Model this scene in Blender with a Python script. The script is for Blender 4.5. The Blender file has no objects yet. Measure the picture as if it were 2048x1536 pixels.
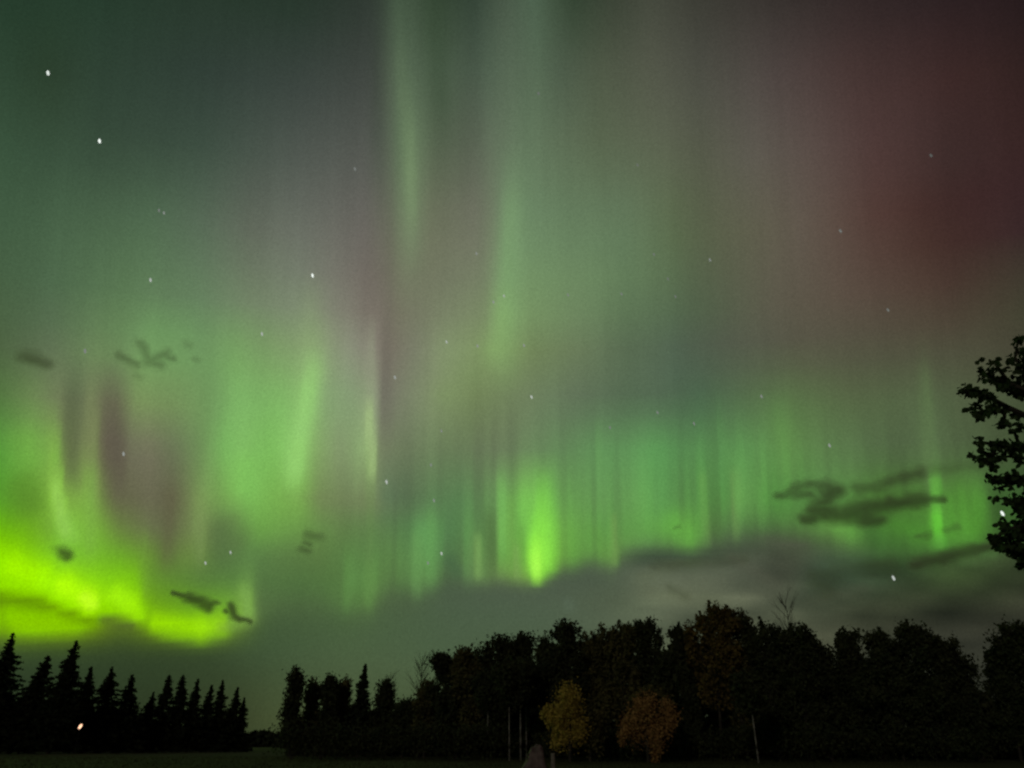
import bpy, math, random
import numpy as np
from mathutils import Vector
random.seed(7)
sc = bpy.context.scene
COL = sc.collection
# ---------------------------------------------------------------- camera
EYE = Vector((0.0, 0.0, 1.65))
PITCH = math.radians(25.05)
FOC = 1538.0                                     # focal length in chart units (half width 1024)
cam_data = bpy.data.cameras.new('camera')
cam = bpy.data.objects.new('camera', cam_data); COL.objects.link(cam)
cam.location = EYE; cam.rotation_euler = (math.pi/2+PITCH, 0, 0)
cam_data.sensor_width = 36; cam_data.lens = 36*FOC/2048
cam_data.clip_start = 0.1; cam_data.clip_end = 120000
cam_data.dof.use_dof = True; cam_data.dof.focus_distance = 11.0; cam_data.dof.aperture_fstop = 27.0/1000/0.026
sc.camera = cam
sc.view_settings.view_transform = 'Standard'; sc.view_settings.look = 'None'
sc.view_settings.exposure = 0; sc.view_settings.gamma = 1
sc.cycles.max_bounces = 4; sc.cycles.transparent_max_bounces = 8; sc.cycles.volume_bounces = 1
sc.cycles.filter_width = 2.0
FWD = Vector((0, math.cos(PITCH), math.sin(PITCH))); RIGHT = Vector((1,0,0)); UPV = Vector((0,-math.sin(PITCH),math.cos(PITCH)))
def ray(x, y):                                   # direction of a chart position
    return (FWD*FOC+RIGHT*(x-1024)-UPV*(y-768)).normalized()
# ---------------------------------------------------------------- the aurora sky
# The night sky is described as brightness over direction: a table of airglow
# colours plus curtains, rays and arcs of aurora.  It is laid out about the
# magnetic zenith (the point towards which real auroral rays converge), turned
# into curve nodes and given to the World.  (numbers: display colours 0-255 at
# positions on a 2048 x 1536 chart of the northern sky)
AIRGLOW = {
-300: [(0,26,42,32),(700,26,38,30),(1100,44,56,42),(1500,36,34,30),(2048,28,16,20)],
0: [(0,36,60,42),(200,38,60,44),(400,40,57,44),(600,38,54,42),(735,46,56,48),(770,56,70,56),(795,68,88,66),(830,62,80,60),(870,52,70,50),(950,52,68,54),(975,62,78,62),(1010,72,88,70),(1070,76,98,76),(1110,62,80,60),(1150,50,66,48),(1230,58,66,52),(1300,66,70,58),(1500,56,52,47),(1700,50,40,39),(1900,44,32,33),(2048,38,27,28)],
150: [(0,46,70,50),(95,42,62,43),(200,46,66,51),(400,47,62,53),(600,56,66,60),(740,64,70,64),(772,72,84,68),(800,84,104,79),(840,80,99,76),(870,76,94,72),(950,72,88,71),(980,80,98,78),(1010,86,104,82),(1080,84,104,80),(1120,76,92,72),(1200,78,88,68),(1300,80,84,69),(1400,78,79,69),(1550,78,68,64),(1700,72,54,51),(1900,62,41,39),(2048,50,33,31)],
300: [(0,55,82,58),(200,54,75,57),(400,60,78,64),(600,78,86,78),(730,84,88,81),(775,84,94,78),(795,92,112,84),(818,106,130,94),(840,98,118,88),(870,84,98,75),(950,88,98,80),(990,100,116,92),(1050,98,120,91),(1200,88,102,76),(1400,88,92,74),(1500,92,88,78),(1600,90,78,71),(1750,80,58,55),(1900,62,44,42),(2048,56,36,35)],
450: [(0,64,92,64),(200,74,102,72),(300,80,108,78),(400,86,106,84),(500,94,102,88),(600,104,109,98),(730,104,101,94),(780,101,104,87),(800,110,124,95),(822,114,132,99),(860,108,114,90),(950,112,114,97),(985,112,124,98),(1015,114,142,106),(1060,106,134,98),(1150,100,126,92),(1250,96,120,88),(1350,88,104,72),(1450,92,96,73),(1600,96,86,74),(1750,84,60,53),(1850,68,44,39),(1950,62,38,37),(2048,56,36,38)],
600: [(0,70,96,64),(100,76,104,72),(250,92,124,82),(400,100,128,92),(500,112,128,100),(600,122,132,111),(680,124,122,109),(735,115,107,97),(765,112,106,94),(800,114,115,94),(900,116,124,98),(970,120,134,101),(1010,126,162,108),(1060,118,150,100),(1150,108,136,94),(1250,95,122,84),(1350,86,108,76),(1450,86,94,71),(1550,92,88,72),(1700,90,77,65),(1850,80,64,53),(1900,74,58,48),(2048,64,64,46)],
700: [(0,76,98,62),(100,92,110,78),(200,106,136,86),(300,112,154,94),(400,108,148,92),(470,116,158,94),(550,122,152,99),(620,136,160,112),(700,138,144,121),(742,134,130,116),(775,116,109,96),(830,122,126,104),(890,130,147,107),(970,126,148,97),(1010,128,158,98),(1060,112,132,86),(1150,104,122,86),(1250,91,110,82),(1350,79,97,78),(1450,82,90,73),(1600,85,84,67),(1800,80,79,61),(1950,76,76,57),(2048,66,64,49)],
800: [(0,82,118,60),(60,106,134,78),(120,110,122,84),(150,92,104,72),(185,112,120,84),(225,102,102,76),(250,110,122,82),(275,120,146,88),(350,116,146,88),(430,110,150,90),(475,124,176,100),(560,124,176,98),(612,140,188,110),(650,132,162,112),(700,132,156,114),(742,140,156,119),(768,113,113,98),(830,124,136,104),(890,124,142,98),(950,112,131,85),(1050,108,125,90),(1100,104,124,91),(1150,94,112,85),(1250,82,104,77),(1320,78,100,75),(1400,76,106,76),(1500,82,108,70),(1580,88,116,69),(1700,84,101,65),(1850,83,101,66),(1950,76,88,59),(2048,66,78,51)],
900: [(0,84,150,54),(60,112,168,70),(110,118,156,72),(140,98,110,67),(175,118,132,82),(195,108,110,76),(215,96,88,73),(245,96,88,73),(260,110,110,86),(300,113,112,88),(350,104,116,82),(400,108,140,84),(450,120,178,93),(485,127,184,97),(540,122,182,90),(585,138,196,104),(625,130,166,98),(680,130,150,106),(720,136,164,110),(740,146,172,116),(762,110,121,90),(820,106,122,88),(900,102,122,84),(1000,105,122,88),(1100,99,132,86),(1200,94,142,84),(1350,88,142,80),(1500,90,142,76),(1580,96,142,74),(1700,88,118,72),(1800,80,102,65),(1855,88,114,71),(1900,78,98,62),(1950,72,90,57),(2048,62,78,46)],
1000: [(0,84,152,38),(60,92,146,40),(90,110,160,52),(112,142,196,74),(140,120,164,64),(178,124,168,70),(205,108,130,66),(235,100,101,70),(300,104,103,77),(340,98,97,70),(370,106,116,74),(400,118,148,82),(450,114,158,78),(500,122,182,86),(560,116,168,76),(605,120,168,78),(640,112,134,80),(700,112,130,86),(745,110,126,84),(770,88,110,79),(850,84,112,73),(920,88,130,78),(980,100,140,82),(1000,110,168,88),(1050,116,180,80),(1120,104,160,80),(1200,96,144,78),(1350,92,146,74),(1450,84,142,66),(1480,96,148,75),(1550,82,142,62),(1650,88,140,68),(1760,74,124,48),(1900,76,132,48),(1960,76,134,48),(1985,60,100,42),(2048,56,92,42)],
1060: [(0,106,178,12),(50,110,174,24),(95,110,162,46),(130,128,190,66),(160,122,180,58),(200,116,168,56),(240,104,130,60),(300,103,112,72),(335,97,103,68),(370,106,122,72),(400,116,140,80),(412,106,128,72),(440,90,118,66),(520,106,158,70),(600,104,148,70),(680,96,128,70),(780,84,116,68),(815,86,130,74),(840,94,148,82),(875,90,140,78),(900,80,122,72),(950,96,146,78),(985,84,124,66),(1000,112,172,80),(1045,108,172,74),(1120,108,170,72),(1200,92,146,70),(1290,88,140,66),(1350,96,164,66),(1390,98,162,66),(1410,88,138,62),(1450,82,122,64),(1550,78,124,58),(1680,94,152,62),(1740,66,116,46),(1880,82,152,50),(1960,76,140,44),(1985,58,98,38),(2048,52,86,36)],
1110: [(0,136,210,0),(60,126,198,14),(130,118,184,50),(190,116,180,44),(240,108,168,40),(290,102,146,46),(330,94,118,56),(380,104,134,62),(405,96,126,60),(440,82,112,60),(500,88,126,66),(560,88,122,64),(640,88,120,62),(700,88,128,66),(780,84,120,64),(830,96,146,78),(870,90,138,76),(900,76,112,66),(945,94,136,74),(965,102,150,78),(985,84,120,62),(1005,106,164,74),(1045,104,162,64),(1120,106,164,66),(1150,98,156,66),(1190,92,144,64),(1225,100,146,68),(1300,82,124,64),(1370,92,152,62),(1450,80,110,60),(1600,76,110,56),(1690,90,144,56),(1750,60,106,42),(1880,80,148,50),(1960,74,136,44),(2048,54,88,36)],
1160: [(0,144,222,0),(60,150,228,0),(130,140,216,10),(200,132,208,20),(270,124,196,20),(300,98,146,40),(400,84,122,54),(470,84,124,58),(495,100,142,68),(520,80,114,60),(600,78,112,58),(685,82,118,60),(700,94,142,72),(740,90,132,66),(780,80,112,60),(825,92,138,72),(870,84,122,66),(900,74,100,62),(950,100,140,78),(1010,112,148,74),(1050,110,150,64),(1150,90,132,62),(1230,94,130,64),(1700,84,130,52),(1880,72,124,44),(2048,54,80,36)],
1210: [(0,150,226,0),(200,150,226,0),(280,130,200,6),(310,104,158,20),(400,100,156,34),(450,106,160,46),(495,118,160,66),(520,80,108,60),(600,72,102,56),(690,84,124,62),(735,86,124,60),(780,76,100,60),(2048,76,100,60)],
1600: [(0,130,200,0),(470,130,180,20),(540,70,98,56),(2048,76,100,60)],
}
# the sky under the lower borders of the aurora: twilight-grey haze and thin cloud
LOW = {
-300: [(0,70,90,60),(2048,60,70,50)],
1060: [(0,90,140,0),(500,80,110,60),(700,76,98,64),(900,72,92,68),(1000,74,88,70),(1200,72,84,66),(1350,66,82,62),(1500,66,78,60),(1600,70,76,58),(1700,66,78,56),(1800,50,70,44),(2048,50,66,38)],
1150: [(0,90,140,0),(60,96,142,0),(150,120,172,0),(300,110,150,10),(450,100,140,30),(530,78,106,58),(700,74,96,58),(900,72,90,66),(1000,76,88,70),(1150,72,86,68),(1230,74,88,68),(1290,88,98,78),(1400,88,96,75),(1500,81,88,70),(1580,78,82,64),(1640,52,72,52),(1730,50,72,50),(1800,50,66,42),(1900,60,82,42),(2048,48,58,36)],
1200: [(0,100,152,0),(40,110,164,0),(120,110,160,0),(200,120,170,0),(300,130,180,0),(450,110,150,30),(530,76,100,58),(700,74,96,58),(900,73,92,67),(1100,76,92,70),(1250,82,94,70),(1320,93,103,79),(1400,91,99,76),(1550,85,91,70),(1620,66,76,56),(1700,60,68,48),(1800,54,62,42),(1950,46,52,36),(2048,42,46,33)],
1245: [(0,104,146,10),(30,128,176,0),(130,126,172,0),(200,112,146,10),(235,80,106,30),(300,110,150,10),(450,110,150,30),(520,64,88,52),(700,70,94,58),(900,73,93,66),(1100,76,94,70),(1300,84,94,72),(1500,88,94,71),(1600,82,88,66),(1750,62,66,48),(1900,52,54,42),(2048,42,44,34)],
1300: [(0,58,80,40),(120,52,72,38),(250,50,68,38),(400,50,68,40),(520,62,84,52),(700,72,94,60),(900,72,92,64),(1500,72,76,56),(2048,42,44,36)],
1350: [(0,44,60,36),(300,46,62,36),(450,52,68,40),(600,68,86,54),(850,76,94,62),(1500,60,64,48),(2048,38,40,32)],
1430: [(0,42,54,32),(300,44,56,32),(480,54,64,36),(550,68,80,46),(800,66,80,50),(2048,36,38,30)],
1600: [(0,30,36,20),(550,50,60,34),(2048,30,30,24)],
}
BORDER = [(-300,1245),(0,1262),(60,1268),(150,1264),(190,1252),(225,1238),(255,1236),(300,1254),(335,1274),(380,1284),(420,1282),(455,1268),(490,1250),(515,1240),(560,1215),(640,1205),(690,1222),(745,1216),(775,1190),(800,1186),(830,1194),(870,1176),(900,1158),(945,1168),(1000,1160),(1055,1168),(1090,1162),(1120,1140),(1150,1136),(1180,1122),(1230,1134),(1245,1110),(1300,1098),(1350,1096),(1385,1106),(1410,1088),(1440,1082),(1480,1070),(1560,1066),(1610,1074),(1700,1092),(1760,1112),(1850,1110),(1900,1104),(1980,1090),(2400,1080)]
# further curtains, rays, arcs: x0,y0, x1,y1, width left/above, width right/below, softness of ends, colour, strength
RAYS = [
 # the bright arc low on the left
 (-60,1122,20,1136,34,16,10,(150,232,0),.8),(20,1136,85,1160,30,14,10,(166,246,0),.85),(85,1160,135,1180,26,14,10,(164,246,6),.85),
 (120,1172,186,1206,24,15,8,(180,255,10),.9),(165,1196,188,1212,16,12,6,(196,255,40),.8),
 (225,1188,262,1212,22,15,8,(166,244,16),.9),(262,1205,282,1232,22,14,8,(160,236,10),.75),
 (310,1246,400,1256,22,18,12,(156,226,4),.9),(400,1258,446,1250,22,18,10,(156,224,16),.85),(325,1268,400,1277,10,7,14,(134,196,14),.5),
 (446,1252,500,1244,10,7,12,(116,150,70),.6),(490,1180,499,1226,12,10,12,(126,172,80),.6),
 (30,1242,140,1248,14,14,14,(122,172,0),.5),(205,1238,262,1250,9,14,10,(80,102,34),.8),
 (-30,1192,80,1206,13,20,16,(94,140,0),.9),(95,1212,190,1244,8,14,10,(98,142,0),.8),
 (-20,1180,8,1260,12,14,10,(84,122,10),.4),
 # rays above it
 (108,900,118,1000,9,8,40,(136,192,76),.5),(112,980,128,1056,10,10,20,(152,206,88),.75),(130,1040,150,1072,14,12,14,(138,196,78),.5),
 (186,830,188,960,8,7,40,(130,150,90),.4),(184,960,182,1080,14,12,30,(126,176,72),.4),
 (140,800,146,940,14,12,30,(88,98,66),.4),(228,830,232,960,18,13,40,(94,88,73),.3),
 (50,870,60,920,40,40,20,(112,172,66),.4),(40,975,60,1010,34,30,20,(88,136,38),.5),
 (400,1000,402,1110,12,8,20,(122,148,84),.4),(340,1000,335,1100,12,14,30,(96,90,64),.3),
 (288,1080,290,1180,7,6,20,(110,150,60),.25),
 # mid-left curtain
 (624,745,590,930,16,20,30,(150,206,116),.7),(595,900,585,960,14,18,20,(146,206,104),.4),(490,930,486,975,26,28,18,(128,196,92),.5),
 (620,640,626,720,24,24,30,(138,166,112),.4),(310,690,360,700,50,30,30,(116,166,96),.3),
 (742,820,744,940,10,5,16,(164,192,128),.75),(744,700,750,800,10,5,40,(150,160,130),.4),(768,700,768,830,5,14,60,(104,100,88),.3),
 (655,1000,740,1010,14,14,60,(112,124,84),.2),(440,1060,470,1090,30,26,14,(86,112,62),.5),(420,1046,470,1040,10,10,10,(98,124,68),.3),
 (738,940,740,1180,6,6,40,(98,132,72),.3),
 # high rays and veil
 (808,200,818,330,12,11,90,(112,136,98),.3),(822,330,824,420,10,10,50,(124,150,106),.35),
 (752,40,756,260,16,12,80,(50,58,52),.18),(870,60,880,200,24,24,60,(50,70,48),.3),
 (1020,420,1006,640,18,26,60,(126,166,108),.35),(1006,640,985,716,22,18,16,(134,172,104),.55),(985,720,890,790,22,18,24,(122,146,94),.35),
 (1060,560,1180,540,40,40,60,(110,138,94),.25),(1280,680,1400,640,60,40,60,(76,96,68),.3),
 # right curtain
 
 (1084,1130,1110,1140,8,8,8,(110,176,60),.4),
 (1000,980,1004,1080,9,8,30,(120,182,92),.5),(1020,1010,1022,1140,6,7,20,(114,170,76),.5),(1034,1100,1036,1150,6,6,12,(126,168,90),.5),
 (955,1080,958,1150,7,7,12,(126,170,92),.6),(980,1040,978,1140,8,8,20,(82,112,62),.5),(1042,1060,1046,1120,3,4,14,(92,140,60),.4),
 (832,1080,832,1180,7,9,16,(104,152,84),.45),(862,1040,864,1150,9,9,20,(98,150,82),.4),(900,1120,915,1145,14,12,10,(68,100,66),.5),
 (696,1120,694,1205,9,7,18,(92,138,68),.4),(738,1140,736,1200,8,9,16,(92,138,68),.4),(715,1140,714,1200,5,5,14,(74,112,54),.35),
 (1228,1040,1230,1122,6,5,10,(116,160,80),.55),(1196,880,1196,960,6,6,24,(106,160,90),.3),(1190,1060,1210,1115,10,12,12,(90,140,60),.3),
 (1345,1040,1376,1078,24,22,18,(104,176,70),.55),(1320,900,1325,1000,30,30,40,(86,156,80),.3),
 (1406,960,1414,1080,7,7,14,(104,156,76),.5),(1468,960,1470,1060,6,8,20,(110,152,80),.5),(1436,1000,1440,1060,6,6,20,(78,116,60),.35),
 (1390,950,1392,1060,3,4,20,(80,138,66),.4),(1660,1045,1700,1068,22,14,20,(102,162,70),.5),
 (1440,860,1446,960,10,8,40,(90,148,80),.25),(1560,850,1576,930,20,22,40,(98,150,74),.4),
 (1868,960,1874,1030,9,9,14,(100,176,66),.8),(1872,1030,1876,1062,9,9,10,(104,204,60),.85),(1878,1076,1882,1086,10,9,8,(100,182,66),.6),
 (1852,780,1858,930,14,10,50,(96,126,74),.4),(1920,990,1924,1080,12,16,24,(84,148,52),.4),
 (1790,1050,1850,1066,12,14,20,(72,136,42),.5),(1700,860,1706,940,20,20,30,(84,112,66),.2),
 (1930,1120,1985,1110,9,9,12,(76,116,56),.5),(1900,1132,1950,1128,8,8,12,(76,96,56),.35),
 (1570,1148,1700,1160,14,12,20,(54,74,52),.0),(1290,1150,1350,1132,12,14,24,(86,96,70),.5),(1350,1128,1480,1115,8,8,24,(80,92,66),.4),
 (1300,1185,1420,1205,18,16,24,(90,98,72),.45),(1135,1205,1140,1215,10,10,6,(88,106,86),.4),
 (1470,1120,1540,1160,10,10,20,(82,86,68),.5),(1540,1080,1600,1090,8,8,20,(78,80,66),.4),(1720,1180,1640,1200,10,12,24,(70,76,56),.5),
 (1280,1105,1420,1108,6,10,30,(62,78,60),.45),(1290,1120,1370,1112,8,8,20,(62,78,60),.35),
]
# plumes: nested rows of (row, centre, half width left, right, strength), top colour, bottom colour
PLUMES = [
 ([(905,1082,30,34,0),(950,1082,26,32,.18),(1000,1082,24,30,.32),(1050,1082,24,30,.36),(1120,1084,24,29,.38),(1150,1082,22,24,.3),(1172,1078,14,14,0)],(116,190,84),(112,190,64)),
 ([(930,1087,12,14,0),(965,1086,12,15,.28),(1005,1084,14,19,.58),(1050,1080,19,28,.85),(1090,1078,22,31,.9),(1120,1078,22,30,.85),(1140,1076,18,24,.75),(1158,1074,13,14,.5),(1176,1073,9,9,0)],(128,214,84),(148,240,66)),
 ([(1060,1074,10,9,0),(1090,1072,12,10,.5),(1115,1072,13,10,.85),(1135,1073,12,9,.9),(1155,1074,9,8,.6),(1170,1074,7,7,0)],(160,250,72),(178,255,88)),
 ([(1070,1096,4,4,0),(1095,1095,4,4,.4),(1125,1096,4,4,.5),(1145,1096,4,4,0)],(156,246,80),(160,250,80)),
]
CELL = 4.0
CX0, CX1, CY0, CY1 = -300.0, 2360.0, -300.0, 1600.0
def soften(a, s, axis):
    n = int(3*s+1); k = np.exp(-.5*(np.arange(-n, n+1)/s)**2); k /= k.sum()
    pad = [(0,0)]*a.ndim; pad[axis] = (n, n)
    b = np.pad(a, pad, mode='edge'); out = np.zeros_like(a); L = a.shape[axis]
    for i, w in enumerate(k):
        sl = [slice(None)]*a.ndim; sl[axis] = slice(i, i+L); out += w*b[tuple(sl)]
    return out
def spread(table, xs, ys, sx, sy):
    keys = sorted(table); rows = []
    for kk in keys:
        p = np.array(table[kk], float)
        rows.append(np.stack([np.interp(xs, p[:,0], p[:,c]) for c in (1,2,3)], -1))
    rows = np.array(rows); out = np.empty((len(ys), len(xs), 3))
    for i, y in enumerate(ys):
        j = min(max(np.searchsorted(keys, y)-1, 0), len(keys)-2)
        t = min(max((y-keys[j])/(keys[j+1]-keys[j]), 0), 1)
        out[i] = rows[j]*(1-t)+rows[j+1]*t
    return soften(soften(out, sx, 1), sy, 0)
def aurora_chart():
    xs = np.arange(CX0, CX1, CELL); ys = np.arange(CY0, CY1, CELL)
    X, Y = np.meshgrid(xs, ys)
    rs = np.random.RandomState(11)
    A = spread(AIRGLOW, xs, ys, 1.6, 3.0); B = spread(LOW, xs, ys, 5.0, 4.0)
    # fine striation of the curtains: narrow rays, strongest low down and right of centre
    st = soften(rs.normal(size=(1, len(xs))), .8, 1)[0]*1.2 + soften(rs.normal(size=(1, len(xs))), 4, 1)[0]*3
    env = np.clip((Y-780)/200, 0, 1)*np.clip((X-640)/200, 0, 1)
    A = A*(1+.05*env[...,None]*st[None,:,None]*np.array([.8,1,.8]))
    st2 = soften(rs.normal(size=(1, len(xs))), 7, 1)[0]*4
    A = A*(1+.011*st2[None,:,None])
    # thin cloud sheets low in the north-east: streaky unevenness below the curtains
    n = soften(soften(rs.normal(size=X.shape), 3, 0), 11, 1); n /= n.std(); n2 = soften(soften(rs.normal(size=X.shape), 1.6, 0), 5, 1); n2 /= n2.std()
    cl = np.clip((X-1150)/200, 0, 1)*np.clip((Y-1075)/40, 0, 1)*np.clip((1420-Y)/100, 0, 1)
    B = B*(1+(.11*n+.04*n2)[...,None]*cl[...,None]*np.array([1.1,1,1]))
    bx = np.array(BORDER, float); e = np.interp(X, bx[:,0], bx[:,1])
    e = soften(e, 1.5, 1)
    hard = np.interp(X, [0, 500, 640, 900, 1100, 1400, 1700, 2048], [9, 9, 20, 12, 9, 16, 20, 14])
    w = 1/(1+np.exp(-(Y-e)/(hard*.75)))
    T = A*(1-w[...,None])+B*w[...,None]
    for (x0,y0,x1,y1,wa,wb,soft,col,s) in RAYS:
        if s <= 0: continue
        dx, dy = x1-x0, y1-y0; L = math.hypot(dx, dy); ux, uy = dx/L, dy/L
        t = (X-x0)*ux+(Y-y0)*uy; d = (X-x0)*(-uy)+(Y-y0)*ux
        if abs(dx) < abs(dy): d = -d if uy > 0 else d      # d<0 : left
        wd = np.where(d < 0, wa, wb)
        over = np.maximum(np.maximum(-t, t-L), 0)
        g = s*np.exp(-(d/wd)**2/1.2-(over/(soft*1.1))**2)
        T = T*(1-g[...,None])+np.array(col, float)*g[...,None]
    for rows, ct, cb in PLUMES:
        p = np.array(rows, float); yy = np.clip(Y, p[0,0], p[-1,0])
        c, wl, wr, st_ = [np.interp(yy, p[:,0], p[:,k]) for k in (1,2,3,4)]
        t = (yy-p[0,0])/(p[-1,0]-p[0,0]); d = (X-c)/np.where(X < c, wl, wr)
        g = (st_*np.exp(-np.abs(d)**2.6*.8)*((Y > p[0,0])&(Y < p[-1,0])))[...,None]; g = soften(soften(g, .7, 0), .7, 1)
        T = T*(1-g)+(np.array(ct, float)*(1-t[...,None])+np.array(cb, float)*t[...,None])*g
    gy_ = T@np.array([.3,.6,.1]); k = .10*np.clip((150-gy_)/60, 0, 1)[...,None]     # the airglow greys the dimmer aurora
    T = T*(1-k)+gy_[...,None]*k
    return np.clip(T, 0, 255)
def to_linear(c):
    c = c/255.0
    return np.where(c <= .04045, c/12.92, ((c+.055)/1.055)**2.4)
# magnetic frame: MZ = magnetic zenith (a little past overhead), MF = across from it, to the north
TILT = math.radians(15)
MZ = np.array([0, -math.sin(TILT), math.cos(TILT)]); MF = np.array([0, math.cos(TILT), math.sin(TILT)]); MR = np.array([1.,0,0])
def angles(x, y):
    d = np.array(ray(x, y)); return math.atan2(d@MR, d@MF), math.asin(d@MZ)
A_MAX = math.radians(46)
CHART = to_linear(aurora_chart())
def chart_at(a, e):
    """linear colour for arrays a at one latitude e"""
    d = (np.cos(e)*np.sin(a))[:,None]*MR+(np.cos(e)*np.cos(a))[:,None]*MF+math.sin(e)*MZ
    f = np.maximum(d@np.array(FWD), .05); x = 1024+FOC*(d@np.array(RIGHT))/f; y = 768-FOC*(d@np.array(UPV))/f
    gx = np.clip((x-CX0)/CELL, 0, CHART.shape[1]-1.01); gy = np.clip((y-CY0)/CELL, 0, CHART.shape[0]-1.01)
    ix, iy = gx.astype(int), gy.astype(int); fx, fy = (gx-ix)[:,None], (gy-iy)[:,None]
    C = CHART
    return (C[iy,ix]*(1-fx)+C[iy,ix+1]*fx)*(1-fy)+(C[iy+1,ix]*(1-fx)+C[iy+1,ix+1]*fx)*fy
ROWS = [-300,-150]+list(range(0,700,70))+[700,750,790,830,865,900]+list(range(930,1310,13))+[1330,1370,1420,1480,1600]
world = bpy.data.worlds.new('World'); sc.world = world; world.use_nodes = True
nt = world.node_tree; nt.nodes.clear(); N = nt.nodes.new; LK = nt.links.new
def math_node(op, a, b=None, clamp=False):
    n = N('ShaderNodeMath'); n.operation = op; n.use_clamp = clamp
    for i, v in enumerate((a, b)):
        if v is None: continue
        if isinstance(v, (int, float)): n.inputs[i].default_value = v
        else: LK(v, n.inputs[i])
    return n.outputs[0]
def dot(v, w):
    n = N('ShaderNodeVectorMath'); n.operation = 'DOT_PRODUCT'; LK(v, n.inputs[0]); n.inputs[1].default_value = tuple(w); return n.outputs['Value']
tc = N('ShaderNodeTexCoord'); nrm = N('ShaderNodeVectorMath'); nrm.operation = 'NORMALIZE'; LK(tc.outputs['Generated'], nrm.inputs[0])
D = nrm.outputs[0]
az = math_node('ARCTAN2', dot(D, MR), dot(D, MF)); el = math_node('ARCSINE', dot(D, MZ))
# two sectors (west, east), each a set of brightness curves stacked by latitude
sector = []
for side in (0, 1):
    lo = -A_MAX if side == 0 else 0.0
    u = math_node('MULTIPLY', math_node('SUBTRACT', az, lo), 1/A_MAX, True)
    cmb = N('ShaderNodeCombineColor')
    for i in range(3): LK(u, cmb.inputs[i])
    prev = None; pe = None
    K = 131; us = np.linspace(0, 1, K); aa = lo+us*A_MAX
    for y in ROWS:
        e = angles(1024, y)[1]; c = chart_at(aa, e)
        cn = N('ShaderNodeRGBCurve'); mp = cn.mapping
        for ch in range(3):
            cv = mp.curves[ch]; vals = c[:,ch]
            cv.points[0].location = (0, vals[0]); cv.points[1].location = (1, vals[-1])
            for k in range(1, K-1): cv.points.new(us[k], vals[k])
            for p in cv.points: p.handle_type = 'AUTO_CLAMPED'
        mp.update(); LK(cmb.outputs[0], cn.inputs['Color'])
        if prev is None: prev = cn.outputs[0]
        else:
            t = math_node('MULTIPLY', math_node('SUBTRACT', el, pe), 1/(e-pe), True)
            mx = N('ShaderNodeMix'); mx.data_type = 'RGBA'; LK(t, mx.inputs[0]); LK(prev, mx.inputs[6]); LK(cn.outputs[0], mx.inputs[7]); prev = mx.outputs[2]
        pe = e
    sector.append(prev)
mx = N('ShaderNodeMix'); mx.data_type = 'RGBA'
LK(math_node('GREATER_THAN', az, 0.0), mx.inputs[0]); LK(sector[0], mx.inputs[6]); LK(sector[1], mx.inputs[7])
# faint unevenness of the airglow
nz = N('ShaderNodeTexNoise'); nz.inputs['Scale'].default_value = 520; nz.inputs['Detail'].default_value = 3; nz.inputs['Roughness'].default_value = .7; LK(D, nz.inputs['Vector'])
gain = math_node('ADD', math_node('MULTIPLY', nz.outputs['Fac'], .7), .65)
# fine rays: unevenness that runs along the field lines
cx = N('ShaderNodeCombineXYZ'); LK(math_node('MULTIPLY', az, 60.0), cx.inputs[0]); LK(math_node('MULTIPLY', el, 3.2), cx.inputs[1])
n2 = N('ShaderNodeTexNoise'); n2.inputs['Scale'].default_value = 1.0; n2.inputs['Detail'].default_value = 3; n2.inputs['Roughness'].default_value = .6; LK(cx.outputs[0], n2.inputs['Vector'])
high = N('ShaderNodeMapRange'); LK(el, high.inputs[0]); high.inputs[1].default_value = angles(1024, 1150)[1]; high.inputs[2].default_value = angles(1024, 1050)[1]; high.inputs[3].default_value = .03; high.inputs[4].default_value = .17
gain = math_node('MULTIPLY', gain, math_node('ADD', math_node('MULTIPLY', math_node('SUBTRACT', n2.outputs['Fac'], .5), high.outputs[0]), 1.0))
bg = N('ShaderNodeBackground'); LK(mx.outputs[2], bg.inputs['Color']); LK(gain, bg.inputs['Strength'])
out = N('ShaderNodeOutputWorld'); LK(bg.outputs[0], out.inputs['Surface'])
world.cycles.sampling_method = 'MANUAL'; world.cycles.sample_map_resolution = 512
# added faint warm fill from behind the camera, for the presumed house light
ld = bpy.data.lights.new('warm_fill', 'SUN'); ld.energy = 0.20; ld.color = (1.0,.86,.68); ld.angle = math.radians(2)
lo_ = bpy.data.objects.new('warm_fill', ld); COL.objects.link(lo_); lo_.rotation_euler = (math.radians(68), 0, math.radians(-24))
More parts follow.
